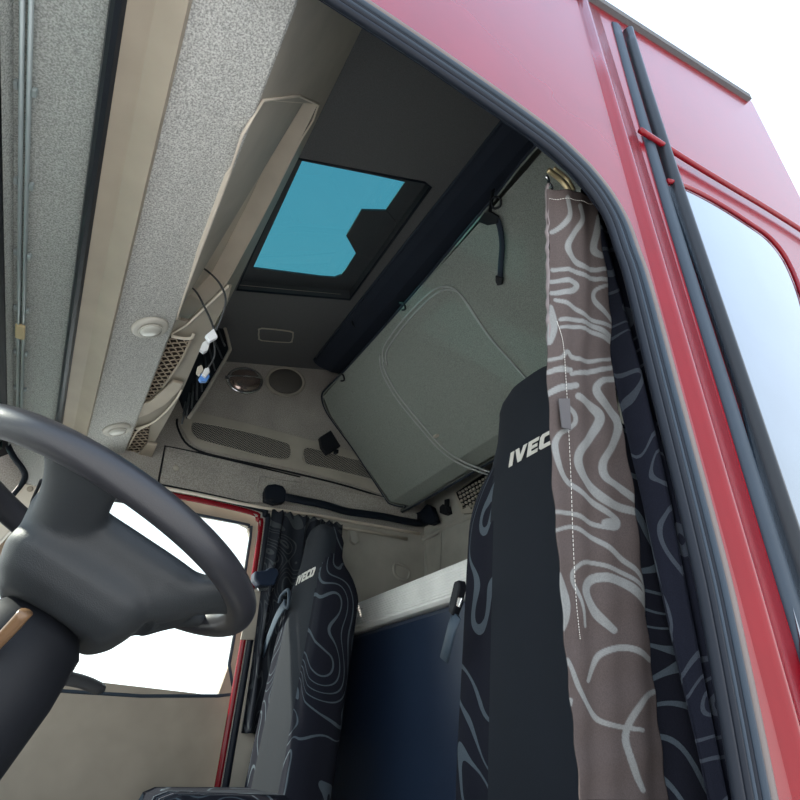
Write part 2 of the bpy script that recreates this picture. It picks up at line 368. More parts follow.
struct(tube('trim_17', [ony(*p, .437) for p in [(668, 181), (690, 188), (720, 204), (748, 222), (769, 237), (786, 258), (800, 290), (810, 330), (824, 420)]], .006, 'red_paint', sm=4))
struct(tube('trim_18', [ony(*p, .433) for p in [(640, 130), (668, 148), (700, 168), (730, 186), (770, 210), (810, 236), (850, 266)]], .007, 'red_paint', sm=4))

# ================================================================== DOOR (passenger)
red = [(x, YP - .006, z) for x, z in ap]
rd = smooth_path([(x * .985 + .003 if x > 0 else x, YP - .004, z - .008) for x, z in ap], 3, True)
struct(tube('trim_19', [(x, YP + .012, z) for x, z in ap], .0145, 'red_paint', closed=True, sm=4))
ap2 = [(x + (.024 if x > .3 else -.02), YP - .004, z + (.020 if z > .5 else -.02)) for x, z in ap]
struct(tube('trim_20', ap2, .014, 'rubber', closed=True, sm=4))
struct(tube('trim_21', [(x + .0, YP - .018, z + .022) for x, z in [(-.2, .875), (.0, .925), (.3, .948), (.7, .952), (1.0, .972), (1.58, .992)]], (.007, .014), 'beige_light', flat=(0, 0, 1), sm=4))
dfr = [(-.44, -.60), (.76, -.60), (.765, .90), (.73, .985), (.30, .995), (-.10, .97), (-.26, .91)]
dwin = [(-.30, .22), (.67, .18), (.695, .30), (.695, .85), (.675, .895), (.63, .908), (.10, .900), (-.10, .87), (-.20, .80)]
struct(slab('door_1', [(x, 2.66, z) for x, z in dfr], (0, .03, 0), 'beige', holes=[[(x, 2.66, z) for x, z in dwin]]))
struct(slab('window_3', [(x, 2.675, z) for x, z in dwin], (0, .004, 0), 'clear_glass'))
struct(tube('trim_22', [(x, 2.662, z) for x, z in dwin], .007, 'rubber_grey', closed=True, sm=3))

# ================================================================== fixed fittings
# --- storage recess box behind the opening
def recess():
    t = empty('storage_recess', np.mean(opening, axis=0))
    tag(t, 'open beige overhead storage compartment beside the roof hatch, cables hanging out', 'storage compartment')
    V = []; Fc = []; N = len(opening); back = [p - qn * .06 for p in opening]
    V = opening + back; Fc = [tuple(range(N, 2 * N))] + [(i, (i + 1) % N, (i + 1) % N + N, i + N) for i in range(N)]
    o = mk('compartment', V, Fc, 'beige_light', t); s = o.modifiers.new('s', 'SOLIDIFY'); s.thickness = .003; s.offset = 0
    lip = [p + qn * .002 for p in opening]
    tube('rim', smooth_path(lip, 2, True), .0035, 'beige_light', t, closed=True)
    # divider ledge, clip and bracket inside
    a = [onq(*p) - qn * .045 for p in [(232, 176), (244, 178), (232, 215), (222, 240), (213, 262), (200, 285), (198, 276), (212, 240)]]
    slab('ledge', a, -qn * .012, 'beige_dark', t, bevel=.002)
    a = [onq(*p) - qn * .03 for p in [(235.5, 207), (234, 213), (224, 228), (222, 236), (217, 252), (215, 250), (219, 232), (224, 222)]]
    slab('wire_clip', a, -qn * .004, 'beige_light', t)
    disc_lathe('screw', onq(226, 249) - qn * .056, qn, (0, 1, 0), [(.009, 0), (.009, .004), (.005, .006)], 'brass', t, .6)
    return t
recess()
# flange line and console side
ZS = 1.118; dn = np.array([0, 0, -1.])
def ons(u, v): return onpl(u, v, (0, 0, ZS), (0, 0, 1))
sh = [(176, 319), (188, 322), (205, 306), (226, 287), (231, 288), (227, 302), (218, 318), (200, 350), (181, 394), (170, 415), (152, 447), (138, 478), (112, 490), (128, 440), (140, 405), (158, 362)]
t = slab('console_shelf', [ons(*p) for p in sh], (0, 0, .012), 'shelf_brown', None); tag(t, 'brown moulded shelf behind the header carrying the two mesh net pockets', 'shelf')
fl = [ons(*p) + dn * .004 for p in [(229, 285), (222, 291), (205, 307), (188, 323), (172, 333)]]
t = tube('console_bead', fl, .0032, 'beige_light', sm=4); tag(t, 'thin pale curved moulding bead below the open storage compartment', 'moulding')
fl = [ons(*p) + dn * .010 for p in [(182, 388), (176, 398), (166, 410), (154, 420), (141, 427), (136, 432), (128, 447)]]
t = tube('console_bead', fl, .0035, 'beige_light', sm=4); tag(t, 'thin pale curved moulding bead above the small second net pocket', 'moulding')
def net(poly, label, lipw, step, pocket):
    t = empty('net_pocket', np.mean([ons(*p) for p in poly], axis=0)); tag(t, label, 'storage net', 'overhead net pockets')
    P = [ons(*p) + dn * .002 for p in poly]
    slab('backing', P, dn * .002, 'net_back', t)
    us = np.array([p[0] for p in P]); vs = np.array([p[1] for p in P]); cx, cy = us.mean(), vs.mean()
    def inside(a, b):
        k = False; j = len(us) - 1
        for i in range(len(us)):
            if (vs[i] > b) != (vs[j] > b) and a < (us[j] - us[i]) * (b - vs[i]) / (vs[j] - vs[i]) + us[i]: k = not k
            j = i
        return k
    V = []; Fc = []
    for sgn, slope in ((1, 1.45), (-1, -.85)):
        d = np.array([1.0, slope]); d /= np.linalg.norm(d); nrm = np.array([-d[1], d[0]]); st = step * (1.0 if sgn > 0 else .9)
        for k in range(-60, 60):
            run = []
            for s in np.arange(-.5, .5, .003):
                a, b = d * s + nrm * k * st
                if inside(cx + a, cy + b): run.append(np.array([cx + a, cy + b + .0015 * math.sin(s * 250), ZS - .007 - .001 * sgn]))
                else:
                    if len(run) > 2: tube_geo(run, .0024, 5, V=V, Fc=Fc)
                    run = []
            if len(run) > 2: tube_geo(run, .0024, 5, V=V, Fc=Fc)
    if V: mk('net', V, Fc, 'net_cord', t, True)
    tube('edge_band', [ons(*p) + dn * .008 for p in lipw], .005, 'beige_light', t, sm=3)
    slab('pocket_base', [ons(*p) + dn * .002 for p in pocket], dn * .012, 'beige', t, bevel=.003)
    if len(poly) > 6: tube('side_band', [ons(*p) + dn * .006 for p in [(191, 339), (182, 358), (173, 372), (163, 386)]], .004, 'beige', t, sm=3)
    return t
netA = [(169, 335), (191, 339), (182, 358), (173, 372), (163, 386), (150, 397), (143, 400), (155, 368)]
net(netA, 'large brown mesh net pocket between the two round reading lamps', [(172, 334), (184, 336.5), (192, 336), (194, 332)], .024,
    [(164, 387), (173, 378.5), (184, 381), (180, 388), (166, 402), (150, 411), (137.5, 416), (142, 401), (151, 398.5)])
net([(135, 428), (150, 423), (148, 440), (140, 450), (126, 461), (121, 460)], 'small brown mesh net pocket next to the rear reading lamp', [(137, 427), (149, 423.5)], .026,
    [(148, 441), (158, 442), (152, 456), (143, 468), (132, 474), (120, 466), (127, 461), (140, 451)])
# --- reading lamps
def lamp(u, v, label, z=1.066):
    r = ray(u, v); hn = np.array([.41, 0, -.91]); c = onpl(u, v, (-.04, 0, 1.048), (-.41, 0, .91))
    t = empty('reading_lamp', c); tag(t, label, 'lamp', 'overhead reading lamps')
    disc_lathe('bezel', c, hn, (1, 0, 0), [(.001, .010), (.036, .010), (.046, .012), (.052, .006), (.053, -.004)], 'lamp_ring', t, 1.0)
    disc_lathe('lens', c + hn * .010, hn, (1, 0, 0), [(.033, 0), (.030, .008), (.020, .013), (.008, .015)], 'lamp_lens', t, 1.0)
    disc_lathe('eyelid', c + hn * .011, hn, (1, 0, 0), [(.035, 0), (.0345, .004), (.032, .005), (.031, 0)], 'lamp_ring', t, 1.0)
lamp(150, 327, 'round clear reading lamp in the header, nearer to the hatch')
lamp(117, 429, 'round reading lamp in the header just above the steering wheel rim')
# --- curtain rail along the windscreen header
t = empty('curtain_rail', (-.31, 1.5, .99)); tag(t, 'slim grey metal curtain rail along the windscreen header', 'curtain rail')
def railx(y): return [(-.318, .988), (-.304, .992)]
tube('rail', [(-.3165, .5, .990), (-.3165, 2.50, .990)], (.0042, .007), 'metal_rail', t, 8, flat=(1, 0, 0))
tube('rail', [(-.3055, .5, .994), (-.3055, 2.50, .994)], (.0042, .007), 'metal_rail', t, 8, flat=(1, 0, 0))
for k in range(9):
    y = .62 + k * .235
    for dx in (-.326, -.297): box('clip', (dx, y, .995), .008, .016, .012, 'metal_rail', t, bevel=.002)
box('yellowed_tape', (-.311, 1.66, .985), .024, .07, .012, 'tape', t, bevel=.004)
# --- side wall: fittings panel with two mesh grilles
W = lambda u, v, d=0: ony(u, v, YP - d)
t = empty('vent_panel', (.9, YP, 1.25)); tag(t, 'long taupe moulded wall panel with two dark mesh vents', 'vent panel')
pan = [(180, 425), (179, 418), (184, 411), (192, 411), (260, 427), (320, 443), (420, 470), (440, 500), (400, 500), (350, 484), (290, 469), (225, 455), (200, 449), (187, 440)]
slab('panel', [W(*p, .0) for p in pan], (0, -.012, 0), 'taupe', t, bevel=.004)
for gp in ([(191, 430), (192, 424), (196, 422), (240, 430), (285, 442), (290, 446), (291, 453), (288, 459), (270, 458), (230, 448), (197, 439)],
           [(303, 452), (305, 448), (312, 448), (350, 458), (400, 470), (420, 490), (370, 479), (330, 469), (306, 464)]):
    slab('mesh_grille', [W(*p, .013) for p in gp], (0, -.004, 0), 'vent_mesh', t)
    tube('grille_edge', [W(*p, .016) for p in gp], .0035, 'taupe', t, closed=True, sm=2)
tube('groove', [W(*p, .006) for p in [(177, 419), (177.5, 427), (185, 442), (199, 451), (225, 458), (290, 472), (350, 487), (400, 503)]], .005, 'black', t, sm=3)
# --- fabric kick panel over the door
t = empty('door_header_panel', (.7, YP, 1.08)); tag(t, 'grey fabric panel above the passenger door with a round button', 'panel')
fp = [(166, 446), (200, 454.5), (240, 464), (300, 478), (372, 497), (410, 510), (440, 532), (400, 522), (350, 515), (290, 505), (230, 501.5), (176, 491.5), (159, 483)]
slab('panel', [W(*p, .0) for p in fp], (0, -.010, 0), 'side_fabric', t, bevel=.004)
disc_lathe('button', W(176, 468, .010), (0, -1, 0), (1, 0, 0), [(.014, 0), (.014, .003), (.010, .005)], 'taupe', t)
tube('groove', [W(*p, .008) for p in [(158, 484), (165, 446), (200, 453), (230, 460), (300, 477)]], .004, 'black', t)
rc = [(259, 480), (262, 477), (285, 480), (330, 487), (400, 502), (440, 520), (400, 520), (330, 508), (285, 500), (262, 497), (257, 490)]
tube('handle_recess_edge', [W(*p, .012) for p in rc], .0045, 'side_fabric', t, closed=True, sm=2)
# --- grab handle
t = empty('grab_handle', (1.1, YP - .05, 1.05)); tag(t, 'long black grab handle along the wall above the passenger door', 'grab handle')
hp = [W(285, 497, .055), W(300, 500, .060), W(325, 505, .060), W(345, 511, .062), W(365, 514, .062), W(385, 517, .062), W(405, 521, .055), W(420, 523, .045), W(431, 521, .03)]
hp = [np.array([p[0], min(p[1], 2.56), p[2]]) for p in hp]
tube('grip', hp, (.020, .013), 'rubber', t, 12, flat=(0, 0, 1), sm=4)
e0 = [(262, 494), (264, 488), (272, 487), (280, 489), (283, 494), (282, 505), (272, 506.5), (262, 503)]
slab('end_mount', [W(*p, .012) for p in e0], (0, -.05, 0), 'rubber', t, bevel=.008, seg=3)
disc_lathe('bolt', W(271.5, 499.5, .062), (0, -1, 0), (1, 0, 0), [(.009, 0), (.009, .002), (.004, .003)], 'black', t)
e1 = [(425, 512), (431, 505), (436, 508), (441, 523), (435, 526), (424, 524), (405, 525), (402, 521)]
slab('end_mount', [onx(*p, 1.60) for p in e1], (-.03, 0, 0), 'rubber', t, bevel=.005)
# --- speaker and chrome lamp on the upper wall
def oval(nm, pxc, pa, pb, y, label, cat, mats, dome):
    c = ony(*pxc, y); a = ony(*pa, y) - c; b = ony(*pb, y) - c; ra = np.linalg.norm(a); rb = np.linalg.norm(b)
    t = empty(nm, c); tag(t, label, cat); n = (0, -1, 0); u = a
    disc_lathe('rim', c, n, u, [(.001, .004), (ra * .84, .004), (ra * .90, .009), (ra, .006), (ra * 1.02, -.001)], mats[0], t, 1, 40, wv=b / ra)
    disc_lathe(dome, c, n, u, [(ra * .86, .003), (ra * .8, .010), (ra * .5, .016), (ra * .15, .018)], mats[1], t, 1, 40, wv=b / ra)
    return t, c, a, b
t, c, a, b = oval('interior_lamp', (245, 380.5), (263, 381.5), (244.5, 367.5), YP - .003, 'oval chrome rimmed interior lamp on the upper side wall', 'lamp', ('chrome', 'chrome_lens'), 'lens')
tube('chrome_bar', [c + a * s + np.array([0, -.018 + .012 * abs(s), 0]) + b * .22 for s in (-1.0, -.6, 0, .5, .9)], .005, 'chrome', t, sm=3)
box('hinge', c - a * 1.03 + np.array([0, -.012, 0]), .02, .02, .02, 'chrome', t)
t, c, a, b = oval('speaker', (285.5, 381.5), (305, 382.5), (285, 367), YP - .003, 'oval taupe loudspeaker grille beside the chrome lamp', 'speaker', ('taupe', 'speaker_mesh'), 'grille')
# --- black ribbed air outlet
def outlet():
    yv = 2.30
    Pv = lambda u, v, d=0: ony(u, v, yv - d)
    o = [(217, 313), (222, 319), (228.5, 346), (227.5, 353), (212, 379), (200, 399), (188, 417), (180, 396), (199, 352)]
    t = empty('air_outlet', Pv(205, 368)); tag(t, 'black ribbed air outlet on the side wall behind hanging plugs', 'vent')
    slab('housing', [Pv(*p) for p in o], (0, .03, 0), 'black', t, bevel=.003)
    tube('frame', [Pv(*p, .004) for p in [(219, 314), (223, 322), (229.5, 346), (228.5, 353), (213, 380), (201, 400), (189, 418)]], .008, 'taupe', t, sm=3)
    V = []; Fc = []
    for k in range(9):
        s = k / 8
        a = np.array([215 + 0 * s, 322 + 6 * s]) * (1 - s) + np.array([186, 402]) * s
        b = a + np.array([5 + 8 * (1 - abs(s - .4)), 17 + 12 * (1 - abs(s - .4))])
        lim = 228.5 - max(0, (b[1] - 350)) * .62
        b[0] = min(b[0], lim - 1)
        tube_geo([Pv(*a, .004), Pv(*b, .010)], .0045, 6, V=V, Fc=Fc)
    mk('ribs', V, Fc, 'dark_frame', t, True)
outlet()
# --- cables with plugs
t = empty('hanging_cable', onq(200, 300)); tag(t, 'thin grey cables hanging from the open compartment with white tag and blue plug', 'cable')
K = lambda u, v, y: ony(u, v, y)
tube('cable', [K(190, 286, 1.60), K(197, 293, 1.50), K(205, 308, 1.38), K(211, 321, 1.33), K(214.5, 331, 1.32)], .003, 'charcoal', t, sm=5)
tube('cable', [K(198, 267, 1.60), K(206, 270, 1.50), K(217, 280, 1.38), K(224, 292, 1.28), K(225.5, 303, 1.27), K(221, 319, 1.29), K(216, 330, 1.31)], .003, 'charcoal', t, sm=5)
tube('cable', [K(214, 338, 1.33), K(215, 352, 1.37), K(213, 360, 1.39), K(208, 368, 1.41)], .0025, 'charcoal', t, sm=5)
def px_slab(nm, pts, y, th, m, par, bv=.002): return slab(nm, [K(u, v, y) for u, v in pts], (0, th, 0), m, par, bevel=bv)
px_slab('white_tag', [(205.5, 335), (214, 328), (218, 337), (210, 341.5)], 1.31, .014, 'white_plastic', t)
px_slab('clear_plug', [(203, 342), (207, 339.5), (210, 343), (208, 350), (204, 352), (200, 349)], 1.33, .014, 'clear_plastic', t)
px_slab('clear_plug', [(205, 368), (209, 367), (210, 372), (206, 377), (202, 374)], 1.40, .014, 'clear_plastic', t)
px_slab('blue_plug', [(202, 373), (207, 371), (210, 376), (207, 381), (201, 381), (199, 378)], 1.41, .014, 'blue_plastic', t)
px_slab('taupe_plug', [(198, 366), (202, 364.5), (204, 370), (200, 375), (197, 372)], 1.42, .014, 'taupe', t)
# --- ceiling handle recess
t = empty('ceiling_recess', onroof(275, 333)); tag(t, 'shallow rounded recess in the dark ceiling beyond the hatch', 'ceiling fitting')
rp = [(259, 331), (262, 328), (290, 331), (293, 334), (292, 340), (289, 342), (262, 340), (259, 337)]
tube('rim', [onroof(*p) - np.array([0, 0, .002]) for p in rp], .004, 'taupe', t, closed=True, sm=2)
slab('plate', [onroof(*p) for p in rp], (0, 0, -.003), 'roof_fabric', t)

# ================================================================== ROOF HATCH
t = empty('roof_hatch', onroof(320, 240)); tag(t, 'tinted glass roof hatch showing teal sky', 'roof hatch')
up = .055
wallV = hole + [p + np.array([0, 0, up]) for p in hole]; N = len(hole)
o = mk('hatch_well', wallV, [(i, (i + 1) % N, (i + 1) % N + N, i + N) for i in range(N)], 'dark_frame', t); s = o.modifiers.new('s', 'SOLIDIFY'); s.thickness = .004
inner = [(253, 268), (320, 276.5), (334, 277.5), (341, 275), (346, 269), (360, 247), (385, 211), (405, 182), (375, 175.5), (302, 161)]
outer = [np.array(p) + np.array([0, 0, 0]) for p in hole]
op2 = [p + np.array([0, 0, up]) for p in hole]
inn = [onroof(*p, up) for p in inner]
slab('border', op2, (0, 0, .008), 'dark_frame', t, holes=[inn], bevel=0)
slab('glass_pane', [p + np.array([0, 0, .010]) for p in op2], (0, 0, .004), 'hatch_glass', t)
tube('seal', [p + np.array([0, 0, .002]) for p in hole], .006, 'rubber', t, closed=True)
tube('light_edge', [p + np.array([0, 0, .028]) for p in (hole[0], hole[1])], .003, 'taupe', t)
blk = [(346, 236), (361, 210.5), (387, 211), (396, 222), (390, 250), (372, 259), (356, 254)]
slab('motor_housing', [onroof(*p, up) for p in blk], (0, 0, -.0), 'dark_frame', t) if False else slab('motor_housing', [onroof(*p, up - .004) for p in blk], (0, 0, .012), 'dark_frame', t, bevel=.002)
# --- padded cross beam between hatch and bunk
prf = [(.832, 1.834), (.842, 1.815), (.87, 1.80), (.94, 1.79), (1.05, 1.80), (1.16, 1.83), (1.25, 1.90)]
beam = extrude_profile('roof_beam', prf, YD + .03, 2.50, 'navy_cloth', (0, .03), smooth=False, bevel=.004); tag(beam, 'dark padded beam across the roof between hatch and bunk', 'roof beam')
e = tube('beam_edging', [(.835, YD + .03, 1.827), (.835, 2.46, 1.827)], .004, 'rubber_grey', beam); 
e.name = 'edging'
for k, (u, v) in enumerate([(318, 362), (327, 345)]):
    disc_lathe('bolt', onpl(u, v, (.835, 0, 1.83), (-.27, 0, 1)) - np.array([0, 0, .004]), (0, 0, -1), (1, 0, 0), [(.008, 0), (.008, .004), (.003, .006)], 'chrome', beam)
st = tube('hanging_strap', [onpl(*p, (.86, 0, 1.80), (-.27, 0, 1)) for p in [(352, 322), (357, 330), (352, 338), (345, 342), (343, 350), (346, 362)]], (.012, .004), 'black', None, 8, sm=4)
tag(st, 'black strap loop hanging at the end of the roof beam', 'strap')

# ================================================================== UPPER BUNK
BP = np.array([1.44, 2.55, 1.08]); BT = np.array([-.52, 0, .55]); BL = np.linalg.norm(BT); BT /= BL; BY = np.array([0, 1., 0]); BN = np.cross(BT, BY)
if BN[2] > 0: BN = -BN
def onb(u, v, d=0): return onpl(u, v, BP + BN * d, BN)
def bunk():
    t = empty('folded_bunk', BP); tag(t, 'large grey green folded up sleeper bunk, zipped underside facing down', 'bunk')
    y0, y1 = .53, 2.56
    out = []
    # outline in (y, s) from the hinge edge s=0 to the free edge s=BL
    o2 = [(y0, .0), (2.44, .0), (2.53, .02), (2.575, .07), (2.585, .12), (2.575, .30), (2.57, .45), (2.58, .60), (2.575, .70), (2.53, .765), (2.45, .775), (2.2, .765), (1.6, .765), (1.0, .78), (y0, .79)]
    c = np.array([1.5, .38])
    layers = [(1.0, .10), (1.0, .03), (.996, .012), (.985, .002), (.965, -.003)]
    P = smooth_path([np.array([a, b, 0]) for a, b in o2], 4, True)
    P = [np.array([min(max(p[0], .51), 2.59), min(max(p[1], -.005), .79), 0]) for p in P]
    V = []; Fc = []; n = len(P)
    def pt(a, s, d):
        # the lowest strip of the pad is bevelled back towards the wall
        bev = max(0, .085 - s) / .085
        return BP + BY * (a - BP[1]) + BT * (s - 0) + BN * (-d if True else 0) - BN * (bev * .045)
    for k, h in layers:
        for p in P:
            a = c[0] + (p[0] - c[0]) * (1 - (1 - k) * .6); s_ = c[1] + (p[1] - c[1]) * k
            V.append(pt(a, s_, h))
    for i in range(len(layers) - 1):
        for k in range(n): Fc.append((i * n + k, i * n + (k + 1) % n, (i + 1) * n + (k + 1) % n, (i + 1) * n + k))
    Fc.append(tuple(range(n)))
    # underside as strips so the bevel keeps its crease
    base = len(V); rows = [0.015, .04, .083, .088, .2, .35, .5, .65, .755]; cols = np.linspace(y0 + .01, 2.55, 30)
    for s_ in rows:
        for a in cols: 
            amax = 2.55 - (max(0, .09 - s_) * .9) - (max(0, s_ - .70) * .8)
            V.append(pt(min(a, amax), s_, -.0035))
    nc = len(cols)
    for i in range(len(rows) - 1):
        for k in range(nc - 1): Fc.append((base + i * nc + k, base + i * nc + k + 1, base + (i + 1) * nc + k + 1, base + (i + 1) * nc + k))
    mk('padded_base', V, Fc, 'bunk_cloth', t, False)
    tube('edge_piping', [pt(p[0], p[1], .008) for p in P], .006, 'navy_cloth', t, closed=True)
    zp = [(384, 362), (382.5, 354), (385, 345), (395, 330), (410, 312), (425, 297), (436, 289), (446, 286.5), (456, 290), (464, 300), (475, 317), (490, 338), (505, 355), (530, 383), (560, 415)]
    zq = [(382.5, 352), (384, 368), (395, 390), (410, 410), (425, 428), (440, 445), (455, 457), (470, 465), (490, 472)]
    for z, nm in ((zp, 'zip'), (zq, 'zip')):
        tube(nm, [onb(*p, .006) for p in z], .0042, 'piping', t, 8, sm=4)
        tube(nm, [onb(u + (3.2 if z is zp else -2.4), v + (3.0 if z is zp else 2.6), .006) for u, v in z], .0042, 'piping', t, 8, sm=4)
    p = onb(436, 436, .010); box('zip_pull', p, .02, .03, .01, 'taupe', t)
    # hooks on the free edge
    for u, v in ((403, 305), (342, 376)):
        tube('hook', [onb(u - 3, v - 2, .004), onb(u + 1, v - 1, .02), onb(u + 2.2, v + 4, .022), onb(u - 1, v + 5, .02)], .0045, 'black', t, 8, sm=3)
    # clamp over the corner
    cl = [(320, 437), (331, 430), (341, 446), (328, 454), (322, 447)]
    slab('clamp', [ony(*p, 2.53) for p in cl], (0, .03, 0), 'black', t, bevel=.004)
    box('clamp_tongue', ony(336, 452, 2.55), .02, .03, .02, 'black', t)
    # strap with buckle
    def sp(u, v, d=.012): return onb(u, v, d)
    tube('strap', [sp(493, 190, .03), sp(491, 203), sp(490, 214)], (.012, .003), 'black', t, 8, flat=BN, sm=3)
    slab('buckle', [sp(*p) for p in [(479, 221), (486, 212), (492, 211), (500, 216), (499, 223), (489, 225)]], BN * .012, 'black', t, bevel=.003)
    tube('ring', [sp(*p, .02) for p in [(492, 198), (500, 198), (500, 206), (493, 208)]], .004, 'black', t, 8, closed=True, sm=3)
    tube('strap', [sp(*p, .016) for p in [(496, 217), (500, 228), (502, 245), (501, 262), (500, 278)]], (.003, .0115), 'navy_cloth', t, 8, flat=BN, sm=4)
    slab('strap_end', [sp(*p) for p in [(497, 275), (504, 277), (503, 284), (499, 285), (497, 281)]], BN * .012, 'black', t, bevel=.002)
bunk()

# ================================================================== REAR WALL DETAILS
X = lambda u, v, d=0: onx(u, v, 1.62 - d)
struct(tube('trim_23', [X(412, 533, .0), X(413, 560), X(416, 640), X(418, 760)], .010, 'panel_grey', sm=3))
struct(tube('trim_24', [X(423, 530, .0), X(426, 560), X(429, 640), X(431, 760)], .007, 'panel_grey', sm=3))
rp = [(441, 528), (475, 516), (530, 500), (640, 560), (620, 640), (520, 640), (440, 640)]
t = slab('wall_recess', [X(*p) for p in rp], (-.012, 0, 0), 'panel_grey', None, bevel=.004); tag(t, 'raised rectangular grey panel on the rear wall under the bunk', 'panel')
tube('raised_edge', [X(*p, .014) for p in rp], .006, 'panel_grey', t, closed=True)
struct(tube('trim_25', [X(412, 541, .01), X(430, 536, .01), X(455, 523, .01), (1.61, 1.6, .95), (1.61, .6, .95)], .012, 'panel_grey', sm=3))
# rear grille with real square openings
def grille():
    gp = [(455, 492), (485, 472), (520, 455), (520, 500), (490, 512), (463, 514)]
    P = [X(*p, .01) for p in gp]; c = np.mean(P, axis=0); hs = []
    for i in range(26):
        for j in range(-14, 18):
            u = 459 + i * 3.35 + j * 1.1; v = 492.5 - i * 1.9 + j * 3.85
            ok = True
            for (du, dv) in ((0, 0), (3.0, 0), (0, 3.2), (3, 3), (-1.5, 0), (0, -2.2), (1, 5)):
                x, y = u + du, v + dv; ins = False; q = len(gp) - 1
                for k in range(len(gp)):
                    if (gp[k][1] > y) != (gp[q][1] > y) and x < (gp[q][0] - gp[k][0]) * (y - gp[k][1]) / (gp[q][1] - gp[k][1]) + gp[k][0]: ins = not ins
                    q = k
                ok &= ins
            if ok: hs.append([X(u, v, .01), X(u + 1.8, v - .9, .01), X(u + 2.3, v + 1.1, .01), X(u + .5, v + 2.0, .01)])
    t = empty('rear_grille', c); tag(t, 'pale grille with small square holes on the rear wall beside the driver seat', 'grille')
    slab('backing', [p + np.array([.006, 0, 0]) for p in P], (.004, 0, 0), 'black', t)
    slab('face', P, (-.008, 0, 0), 'taupe', t, holes=hs)
    return t
grille()
t = empty('wall_latch', X(447, 510, .02)); tag(t, 'small black latch on the rear wall beside the pale grille', 'latch')
slab('base', [X(*p, .0) for p in [(444, 514), (444, 508), (447, 505), (451, 507), (453, 514), (449, 516)]], (-.03, 0, 0), 'black', t, bevel=.004)
slab('lever', [X(*p, .03) for p in [(446, 507), (446, 500), (450, 499), (450, 508)]], (-.012, 0, 0), 'black', t, bevel=.003)
# passenger-side lower wall: rail, peg, finger recess
t = tube('wall_rail', [W(340, 527, .03), W(372, 532, .03), W(407, 539, .03)], .008, 'taupe'); tag(t, 'thin grey rail on the side wall below the grab handle', 'rail')
t = slab('wall_peg', [W(*p, .0) for p in [(347, 531), (354, 532), (357, 543), (353, 546), (349, 543)]], (0, -.03, 0), 'panel_grey', None, bevel=.004); tag(t, 'small grey peg below the thin wall rail', 'peg')
t = empty('wall_handle_recess', W(398, 570)); tag(t, 'rounded finger recess in the grey side wall above the mattress', 'recess')
wr = [(395, 564), (404, 566), (409, 572), (407, 580), (398, 578), (394, 572)]
tube('rim', [W(*p, .004) for p in wr], .009, 'panel_grey', t, closed=True, sm=3)
slab('cup', [W(*p) for p in wr], (0, -.003, 0), 'charcoal', t)
# lower side lining behind the seats (same moulded grey as the rear wall)
lp = [(.90, -.6), (1.62, -.6), (1.62, 1.03), (1.2, 1.005), (.90, .985)]
struct(slab('wall_lining', [(x, YP, z) for x, z in lp], (0, -.006, 0), 'panel_grey'))
bp = [(.752, -.6), (.90, -.6), (.90, .985), (.752, .97)]
struct(slab('wall_door_pillar', [(x, YP, z) for x, z in bp], (0, -.012, 0), 'taupe', bevel=.003))

# ================================================================== LOWER BUNK
t = empty('lower_bunk', (1.35, 1.5, -.6)); tag(t, 'dark lower bunk base carrying the white mattress', 'bunk base')
box('base', (1.37, 1.53, -.157), .46, 2.10, 1.18, 'navy_plastic', t, bevel=.02)
t = mk('white_mattress', [], [], 'white_cloth') if False else box('white_mattress', (1.355, 1.52, .497), .48, 2.10, .118, 'white_cloth', None, bevel=.02)
tag(t, 'bright white ribbed mattress on the lower bunk behind the seats', 'mattress')
md = t.modifiers.new('n', 'SUBSURF'); md.subdivision_type = 'SIMPLE'; md.levels = 3; md.render_levels = 3

